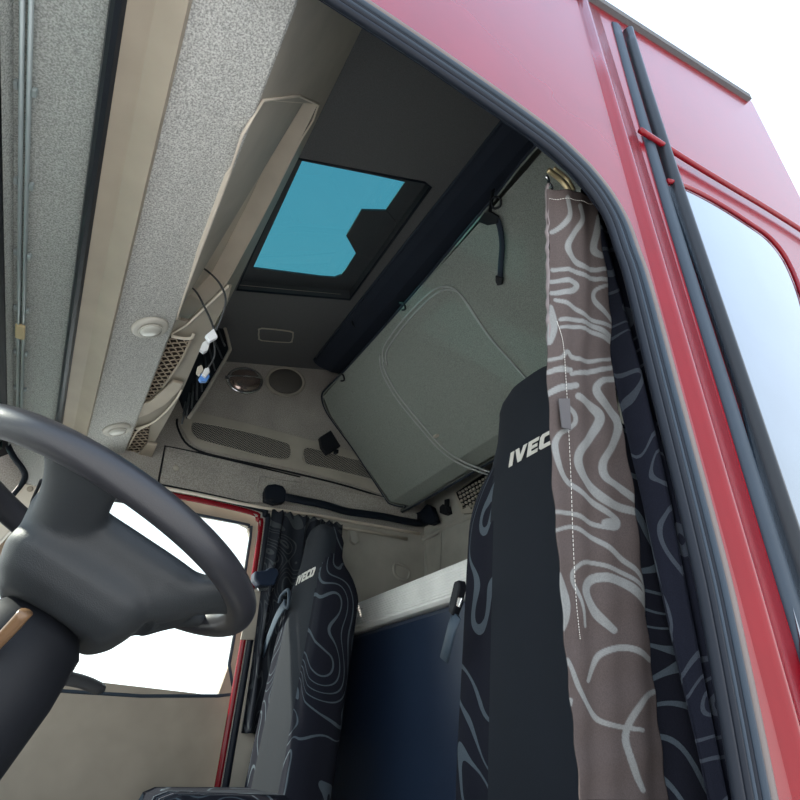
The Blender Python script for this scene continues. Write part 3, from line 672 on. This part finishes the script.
# ================================================================== STEERING WHEEL
def wheel():
    C = np.array([.025, .9, .252]); a = 1.987; Rr = .225
    T = np.array([math.sin(a), 0, math.cos(a)]); Y = np.array([0, 1., 0]); n = np.array([-T[2], 0, T[0]])
    def P(y, tt, d=0): return C + Y * y + T * tt - n * d
    t = empty('steering_wheel', C); tag(t, 'large black leather steering wheel seen from below', 'steering wheel')
    ring = [P(Rr * math.cos(p), Rr * math.sin(p)) for p in np.linspace(0, 2 * math.pi, 120, endpoint=False)]
    tube('rim', ring, .0200, 'leather', t, 24, closed=True, flat=n)
    # hub body: stacked rounded sections, deepening towards the column
    V = []; Fc = []; seg = 40
    secs = [(.0, .10, .11, 0, .04), (.005, .118, .130, 0, .042), (.015, .123, .134, .0, .042), (.030, .126, .130, 0, .04), (.055, .118, .100, .005, .022), (.080, .125, .100, .01, .02), (.105, .115, .088, .02, .02), (.122, .095, .070, .03, .02)]
    for d, ry, rt, cy, ct in secs:
        for k in range(seg):
            q = 2 * math.pi * k / seg; cs, sn = math.cos(q), math.sin(q); e = .45
            V.append(P(cy + ry * math.copysign(abs(cs) ** e, cs), ct + rt * math.copysign(abs(sn) ** e, sn), d))
    for i in range(len(secs) - 1):
        for k in range(seg): Fc.append((i * seg + k, i * seg + (k + 1) % seg, (i + 1) * seg + (k + 1) % seg, (i + 1) * seg + k))
    Fc.append(tuple(range(seg))); Fc.append(tuple((len(secs) - 1) * seg + k for k in range(seg)))
    # four spokes flow out of the hub: one smooth casting
    for ang, w0, w1, hy, ht in ((193, .060, .100, -.07, -.03), (114, .07, .095, -.06, .11), (-24, .05, .07, .07, -.03), (60, .06, .08, .07, .11)):
        p = math.radians(ang); rim = np.array([math.cos(p), math.sin(p)]) * (Rr - .004); h = np.array([hy, ht])
        st = []; rr = []
        for s_ in np.linspace(0, 1, 12):
            q = h * (1 - s_) + rim * s_; st.append(P(q[0], q[1], .040 * (1 - s_) ** 1.3)); wd = w0 + (w1 - w0) * s_ ** 2 + .03 * (1 - s_) ** 3; rr.append((.012 + .026 * (1 - s_) ** 1.2, wd * .60))
        tube_geo(st, rr, 20, flat=n, V=V, Fc=Fc)
    hub = mk('hub_and_spokes', V, Fc, 'leather_pad', t, True)
    rm = hub.modifiers.new('r', 'REMESH'); rm.mode = 'VOXEL'; rm.voxel_size = .0045; rm.use_smooth_shade = True
    sm_ = hub.modifiers.new('m', 'SMOOTH'); sm_.iterations = 14; sm_.factor = .6
    tube('cover_seam', [P(-.10, -.09, .012), P(-.03, -.094, .02), P(.05, -.09, .03)], .002, 'black', t)
    # column below
    c = empty('steering_column', P(0, .02, .25)); tag(c, 'dark steering column and stalk below the wheel hub', 'steering column')
    V = []; Fc = []
    for d, r in ((.118, .055), (.14, .075), (.20, .085), (.34, .09), (.60, .09)):
        for k in range(24):
            q = 2 * math.pi * k / 24; V.append(P(.01 + r * math.cos(q), .015 + r * .9 * math.sin(q), d))
    for i in range(4):
        for k in range(24): Fc.append((i * 24 + k, i * 24 + (k + 1) % 24, (i + 1) * 24 + (k + 1) % 24, (i + 1) * 24 + k))
    Fc += [tuple(range(24)), tuple(96 + k for k in range(24))]
    mk('column_shroud', V, Fc, 'black', c, True)
    tube('stalk', [ony(-20, 660, .83), ony(8, 632, .80), ony(26, 612, .78)], (.006, .008), 'brown_stalk', c, 10, sm=3)
    tube('stalk', [P(.02, .06, .17), P(.10, .10, .15), P(.17, .13, .14)], (.009, .012), 'charcoal', c, 10, sm=3)
wheel()

# ================================================================== DASHBOARD (mostly out of view)
t = empty('dashboard', (-.55, 1.5, -.5)); tag(t, 'dark moulded dashboard ahead of the steering wheel', 'dashboard')
extrude_profile('body', [(-.70, -.05), (-.58, .00), (-.36, -.02), (-.30, -.08), (-.28, -.25), (-.34, -.60)], YD + .03, YP - .06, 'charcoal', (-.06, -.06), t, bevel=.01)
# ================================================================== SEATS
def hw0(z):
    zs = [-.45, .0, .2, .38, .48, .54, .58, .63, .68, .73, .77, .795, .81]; ws = [.26, .27, .265, .262, .258, .246, .225, .175, .150, .145, .136, .115, .075]
    return float(np.interp(z, zs, ws))
def seat(cy, label, yoff=0):
    base = (.86, cy, -.75); t = empty('truck_seat', base); tag(t, label, 'seat', 'covered cab seats')
    zs = np.linspace(-.25, .81, 54); seg = 96
    def front(z): return .835 + (z - .6) * .09
    def hw(z): return hw0(z) * (.94 if cy > 1.5 else 1)
    pts = {}
    def P(i, k):
        z = zs[i]; w = hw(z); q = 2 * math.pi * k / seg; cs, sn = math.cos(q), math.sin(q)
        th = .055 + .035 * float(np.interp(z, [.5, .66], [1, 0])); th *= float(np.interp(z, [.74, .81], [1, .45]))
        e = .62; yy = w * math.copysign(abs(cs) ** e, cs); xx = -th * math.copysign(abs(sn) ** e, sn)
        body = float(np.interp(z, [.50, .62], [1, 0]))
        bol = body * .030 * max(0, (abs(yy) / w - .62) / .38) ** 1 if sn > 0 else 0
        bol *= 1 - max(0, (abs(yy) / w - .9) / .1) * .6
        return np.array([front(z) + th + xx - bol, cy + yy, z])
    def surf_x(yy, z):
        w = hw(z); th = .055 + .035 * float(np.interp(z, [.5, .66], [1, 0])); e = .62
        c_ = min(1, abs(yy) / w) ** (1 / e); sn = math.sqrt(max(0, 1 - c_ * c_)); body = float(np.interp(z, [.50, .62], [1, 0]))
        bol = body * .030 * max(0, (abs(yy) / w - .62) / .38) * (1 - max(0, (abs(yy) / w - .9) / .1) * .6)
        return front(z) + th - th * sn ** e - bol
    Vall = [P(i, k) for i in range(len(zs)) for k in range(seg)]
    fc_c, fc_b = [], []
    for i in range(len(zs) - 1):
        for k in range(seg):
            f = (i * seg + k, i * seg + (k + 1) % seg, (i + 1) * seg + (k + 1) % seg, (i + 1) * seg + k)
            yy = np.mean([Vall[j][1] for j in f]) - cy; z = (zs[i] + zs[i + 1]) / 2
            q = 2 * math.pi * (k + .5) / seg
            lim = .135 if z < .60 else float(np.interp(z, [.6, .66], [.135, .149]))
            (fc_c if (math.sin(q) > 0 and abs(yy) < lim) else fc_b).append(f)
    fc_b += [tuple(range(seg)), tuple((len(zs) - 1) * seg + k for k in range(seg))]
    def sub(fcs, nm, m):
        used = sorted({j for f in fcs for j in f}); mp = {j: n for n, j in enumerate(used)}
        return mk(nm, [Vall[j] for j in used], [tuple(mp[j] for j in f) for f in fcs], m, t, True)
    fp_ = sub(fc_c, 'front_panel', 'seat_panel'); sub(fc_b, 'backrest_cover', 'seat_weave')
    box('seat_cushion', (.66, cy, -.20), .50, .52, .16, 'seat_weave', t, bevel=.05)
    box('seat_pedestal', (.70, cy, -.515), .36, .36, .46, 'charcoal', t, bevel=.02)
    # lettering on the head restraint
    def letters():
        Lt = {'I': [[(0, 0), (.30, 0), (.30, 1), (0, 1)]],
              'V': [[(0, 1), (.30, 1), (.48, .42), (.66, 1), (.96, 1), (.62, 0), (.34, 0)]],
              'E': [[(0, 0), (.80, 0), (.80, .24), (.30, .24), (.30, .39), (.74, .39), (.74, .61), (.30, .61), (.30, .76), (.80, .76), (.80, 1), (0, 1)]],
              'C': [[(.14, 0), (.84, 0), (.84, .26), (.36, .26), (.30, .32), (.30, .68), (.36, .74), (.84, .74), (.84, 1), (.14, 1), (0, .86), (0, .14)]],
              'O': [[(.14, 0), (.78, 0), (.92, .14), (.92, .86), (.78, 1), (.14, 1), (0, .86), (0, .14)], [(.30, .30), (.30, .70), (.36, .76), (.56, .76), (.62, .70), (.62, .30), (.56, .24), (.36, .24)]]}
        wd = {'I': .30, 'V': .96, 'E': .80, 'C': .84, 'O': .92}; gap = .10
        tot = sum(wd.values()) + 4 * gap; H = .036; sc = .188 / tot; tc_ = .027 if cy < 1.5 else .0; x = -tot / 2; V = []; Fc = []
        z0 = .596
        for ch in 'IVECO':
            loops = [[Vector(((px + x + .18 * pz) * sc, pz * H, 0)) for px, pz in L] for L in Lt[ch]]
            tris = tessellate_polygon(loops); flat = [p for L in loops for p in L]; b = len(V); n = len(flat)
            for dd in (0, .0012):
                for p in flat:
                    z = z0 - .012 + p.y; V.append((surf_x(-p.x - tc_, z) - .0014 - dd, cy - p.x - tc_, z))
            for tr in tris: Fc.append(tuple(b + i for i in tr)); Fc.append(tuple(b + n + i for i in tr))
            k = 0
            for L in loops:
                for i in range(len(L)): Fc.append((b + k + i, b + k + (i + 1) % len(L), b + k + (i + 1) % len(L) + n, b + k + i + n))
                k += len(L)
            x += wd[ch] + gap
        mk('lettering', V, Fc, 'logo_white', fp_)
    letters()
    return t
seat(.89, 'near driver seat with black head restraint lettered IVECO beside the sunlit curtain')
seat(2.25, 'far passenger seat lettered IVECO in front of the dark pleated curtain')
# belts
t = empty('seat_belt', (.80, 2.42, .5)); tag(t, 'blue grey seat belt guide loop beside the passenger seat', 'seat belt')
tube('guide_loop', [onx(*p, .80) for p in [(279, 603), (281, 596), (287, 590), (289, 593), (288, 607), (285, 606), (285, 600)]], .007, 'belt_blue', t, sm=3)
tube('webbing', [onx(*p, .80) for p in [(285, 604), (279, 613), (273, 626), (262, 655)]], (.003, .020), 'belt_blue', t, 8, flat=(1, 0, .2), sm=3)
t = empty('belt_buckle', (.74, 1.15, .3)); tag(t, 'grey seat belt buckle on the inner edge of the driver seat', 'belt buckle')
slab('buckle', [onx(*p, .76) for p in [(455, 612), (457, 600), (461, 583), (466, 581), (467, 588), (463, 606), (459, 617)]], (-.02, 0, 0), 'black', t, bevel=.004)
slab('release_button', [onx(*p, .739) for p in [(458, 606), (460, 597), (464, 598), (461, 608)]], (-.006, 0, 0), 'chrome', t, bevel=.002)
tube('strap', [onx(*p, .75) for p in [(457, 615), (452, 628), (444, 660)]], (.004, .018), 'belt_blue', t, 8, flat=(1, 0, 0))
# item on passenger pillar
t = empty('pillar_cover', W(262, 575, .05)); tag(t, 'dark blue glossy cover with chrome edge on the passenger door pillar', 'cover')
slab('cover', [W(*p, .02) for p in [(251, 574), (262, 573), (266, 570), (273, 571), (275, 576), (270, 588), (255, 588), (250, 582)]], (0, -.06, 0), 'navy_plastic', t, bevel=.008, seg=3)
slab('chrome_edge', [W(*p, .02) for p in [(254, 590), (270, 590), (268, 594), (255, 593)]], (0, -.05, 0), 'chrome', t, bevel=.002)
t = slab('pillar_trim', [W(*p, .013) for p in [(250, 590), (275, 592), (272, 640), (240, 640)]], (0, -.01, 0), 'taupe', None, bevel=.003); tag(t, 'beige pillar trim with screw below the dark blue cover', 'trim')
disc_lathe('screw', W(261, 609, .024), (0, -1, 0), (1, 0, 0), [(.009, 0), (.009, .003), (.004, .004)], 'brass', t)
disc_lathe('hole_plate', W(262, 623, .024), (0, -1, 0), (1, 0, 0), [(.02, 0), (.018, .002), (.004, .002)], 'black', t)

# ================================================================== CURTAINS
LINES = [([(566,199),(569,215),(562,226),(552,232)],5),([(580,206),(582,220),(572,235),(566,247),(570,257),(580,265),(595,269),(606,269)],5.5),
 ([(599,217),(597,232),(595,248),(603,256)],6),([(553,269),(570,271),(588,277),(607,280)],4.5),([(552,281),(568,282),(575,287),(568,293),(552,293)],5.5),
 ([(609,285),(597,289),(595,297),(604,310),(613,324)],4),([(555,300),(570,307),(590,317),(612,328)],4),([(560,320),(580,321),(597,327),(614,341)],4.5),
 ([(560,328),(580,328),(596,333),(614,345)],4),([(550,308),(553,325),(549,341)],9),([(548,360),(559,359),(565,353),(572,358),(590,360),(611,359)],4),
 ([(548,372),(558,370),(570,370)],5.5),([(571,374),(590,371),(612,368)],5),([(546,395),(559,389),(575,386)],6.5),
 ([(577,397),(592,405),(601,418),(590,438),(580,450),(577,460),(582,472),(595,490),(610,503),(634,513)],8.5),
 ([(616,380),(602,381),(597,391),(610,410),(617,425),(612,445),(604,462),(606,477),(617,487),(634,502)],7),
 ([(563,405),(573,413),(575,422),(568,429),(558,435),(553,447),(556,465),(565,480),(580,492),(605,510),(617,520),(615,528),(600,525),(575,515),(551,513)],5),
 ([(554,531),(570,527),(585,532),(605,545),(622,560),(635,572),(643,588)],4.5),([(586,626),(580,600),(572,580),(573,570),(585,562),(605,565),(625,575),(640,590),(646,614)],4),
 ([(614,630),(595,610),(587,592),(592,580),(607,577),(625,585),(644,604)],9),([(554,574),(561,588),(564,603),(562,622),(556,634)],9),([(606,522),(615,523)],8),
 ([(590,680),(600,655),(625,648),(650,660)],6),([(566,660),(580,690),(600,720),(640,730)],5),([(570,700),(560,740),(575,790)],6),([(660,690),(640,700),(625,740),(640,790)],6)]
TLX = [(176, 545, 596), (186, 546, 597), (195, 547, 597), (210, 548, 598), (240, 550, 601), (270, 550, 606), (320, 550, 611), (345, 548, 610), (380, 548, 613), (430, 550, 621), (490, 551, 631), (540, 555, 636), (600, 560, 643), (625, 562, 646), (700, 570, 656), (800, 580, 668)]
def edges(v):
    vs = [a[0] for a in TLX]; return np.interp(v, vs, [a[1] for a in TLX]), np.interp(v, vs, [a[2] for a in TLX])
def curtain_near():
    nu, nv = 104, 560
    V = []; U = np.zeros((nv, nu)); W_ = np.zeros((nv, nu))
    Pn = (0, .10, .995)
    for j in range(nv):
        v = 195 + (800 - 195) * j / (nv - 1); l, r = edges(v)
        for i in range(nu):
            s = i / (nu - 1); u = l + (r - l) * s
            vtop = 195 - 3 * math.sin(s * math.pi) + (1 - s) * -14 if j == 0 else v
            # hem line at the top slopes down from the rail hooks
            vv = v - max(0, (1 - (v - 195) / 60)) * ((1 - s) * 6 - 0)
            p = onpl(u, vv, (0, .60, .15), (0, 1, .115))
            fold = .0035 * math.sin(s * 7 + v * .008) + .0015 * math.sin(s * 19 + v * .021) + .0015 * math.sin(v * .12 + 3 * s)
            V.append(p + np.array([0, 1, 0]) * fold); U[j, i] = u; W_[j, i] = vv
    fac = np.zeros((nv, nu))
    for pts, w in LINES:
        Q = smooth_path([np.array([a, b]) for a, b in pts], 8)
        for k in range(len(Q) - 1):
            a, b = Q[k], Q[k + 1]; d = b - a; L2 = d @ d + 1e-9
            wloc = w * (.80 + .25 * math.sin(k / len(Q) * math.pi)) / 2
            t_ = np.clip(((U - a[0]) * d[0] + (W_ - a[1]) * d[1]) / L2, 0, 1); D = np.hypot(U - a[0] - t_ * d[0], W_ - a[1] - t_ * d[1])
            fac = np.maximum(fac, np.clip((wloc - D) / .6 + .5, 0, 1))
    Fc = [(j * nu + i, j * nu + i + 1, (j + 1) * nu + i + 1, (j + 1) * nu + i) for j in range(nv - 1) for i in range(nu - 1)]
    t = empty('curtain', (.68, .53, 1.0)); tag(t, 'greyish brown curtain with pale swirls hanging in daylight at the door pillar', 'curtain')
    me = bpy.data.meshes.new('cloth'); me.from_pydata([tuple(map(float, v)) for v in V], [], Fc)
    at = me.attributes.new('swirl', 'FLOAT', 'POINT'); at.data.foreach_set('value', fac.ravel().astype(np.float32))
    o = link('cloth', me, 'curtain_lit', t, True); s = o.modifiers.new('s', 'SOLIDIFY'); s.thickness = .002; s.offset = 0
    def C(u, v, d=-.004): p = onpl(u, v, (0, .60, .15), (0, 1, .115)); l, r = edges(v); s_ = (u - l) / (r - l); f = .0035 * math.sin(s_ * 7 + v * .008) + .0015 * math.sin(s_ * 19 + v * .021); return p + np.array([0, f + d, 0])
    slab('velcro_patch', [C(*p, -.010) for p in [(553.5, 402), (564, 402), (565.5, 432.5), (556, 431)]], (0, .002, 0), 'velcro', t)
    V = []; Fc = []
    sp = smooth_path([np.array(p) for p in [(556, 322), (560, 345), (563, 380), (566, 425), (569, 480), (571, 540), (574, 600), (578, 640)]], 14)
    for k in range(0, len(sp) - 1):
        a = sp[k]; b = sp[k] + (sp[k + 1] - sp[k]) * .6; tube_geo([C(*a, -.003), C(*b, -.003)], .0005, 5, V=V, Fc=Fc)
    mk('side_stitching', V, Fc, 'logo_white', t); V = []; Fc = []
    sp = [np.array([549 + k * 2.0, 204 - 5 * (1 - k / 24) + 0]) for k in range(24)]
    for k in range(23): tube_geo([C(*sp[k], -.003), C(*(sp[k] + (sp[k + 1] - sp[k]) * .6), -.003)], .0006, 5, V=V, Fc=Fc)
    mk('hem_stitching', V, Fc, 'logo_white', t)
    # turned selvedge at the left
    sv = []
    for v in list(range(182, 345, 8)): sv.append(onpl(549.0 + (v - 182) * .012 + 1.0 * math.sin(v * .35), v, (0, .60, .15), (0, 1, .115)) + np.array([0, .006, 0]))
    tube('selvedge', sv, (.0025, .0045), 'selvedge_grey', t, 8, sm=2)
curtain_near()
t = empty('curtain_hook', (.64, .56, 1.08)); tag(t, 'brass curtain rail end with hooks above the sunlit curtain', 'curtain rail')
hk = lambda u, v, y=.545: ony(u, v, y)
tube('rail_end', [hk(548, 170), hk(556, 176), hk(563, 182), hk(569, 190), hk(572, 196)], .006, 'brass', t, sm=4)
tube('rail_end', [hk(554, 168), hk(562, 174), hk(569, 181), hk(574, 190)], .004, 'brass', t, sm=4)
for u, v in ((548, 181), (551, 188)): tube('hook', [hk(u - 2, v - 5), hk(u + 1, v), hk(u - 1, v + 6)], .0035, 'chrome', t, sm=3)
def pleated(name, x0, x1, y, z0, z1, nf, amp, m, label, taper=0, yt=0, ph=0, zs_top=None):
    nu, nv = nf * 14, 60; V = []
    for j in range(nv):
        s = j / (nv - 1); z = z1 + (z0 - z1) * s
        for i in range(nu):
            q = i / (nu - 1); a = amp * (.35 + .65 * min(1, s * 3))
            xx = x0 + (x1 - x0) * q + taper * s * (q - .5) + .012 * math.sin(q * nf * 6.28 * .5 + s * 2)
            yy = y + yt * s + a * math.sin(q * nf * 2 * math.pi + .8 * math.sin(s * 4 + q * 5) + ph) + .3 * a * math.sin(q * nf * 4.4 + s * 7)
            zt = z + (.006 * math.sin(q * nf * 6.28 * 2) if j == 0 else 0)
            V.append((xx, yy, zt))
    Fc = [(j * nu + i, j * nu + i + 1, (j + 1) * nu + i + 1, (j + 1) * nu + i) for j in range(nv - 1) for i in range(nu - 1)]
    o = mk(name, V, Fc, m, None, True); s = o.modifiers.new('s', 'SOLIDIFY'); s.thickness = .002; tag(o, label, 'curtain'); return o
pleated('curtain', .80, 1.12, .580, -.5, 1.16, 11, .020, 'curtain_shaded', 'dark pleated curtain in shade behind the red door pillar', ph=1)
pleated('curtain', .745, 1.11, 2.545, .05, .962, 6, .018, 'curtain_far', 'dark pleated curtain beside the passenger window behind the far seat', ph=.5)

# ================================================================== LIGHT
w = bpy.data.worlds.new('sky'); S.world = w; w.use_nodes = True; nt = w.node_tree
bg = nt.nodes['Background']; tc = nt.nodes.new('ShaderNodeTexCoord'); sp = nt.nodes.new('ShaderNodeSeparateXYZ'); nt.links.new(tc.outputs['Generated'], sp.inputs[0])
cr = nt.nodes.new('ShaderNodeValToRGB'); nt.links.new(sp.outputs['Z'], cr.inputs[0])
e = cr.color_ramp.elements; e[0].position = 0; e[0].color = (1.0, 1.0, 1.0, 1); e[1].position = 1; e[1].color = (.48, .66, .95, 1)
x = cr.color_ramp.elements.new(.35); x.color = (.80, .90, 1.0, 1)
nt.links.new(cr.outputs[0], bg.inputs[0]); bg.inputs[1].default_value = 2.0
sun = bpy.data.lights.new('sun', 'SUN'); sun.energy = 9.0; sun.angle = .02; sun.color = (1, .93, .82)
so = bpy.data.objects.new('sun', sun); COL.objects.link(so)
sd = Vector((-.70, .45, .60)); so.rotation_euler = sd.to_track_quat('Z', 'Y').to_euler(); so.location = (0, 0, 6)
S.cycles.max_bounces = 10; S.cycles.diffuse_bounces = 6; S.cycles.transparent_max_bounces = 12
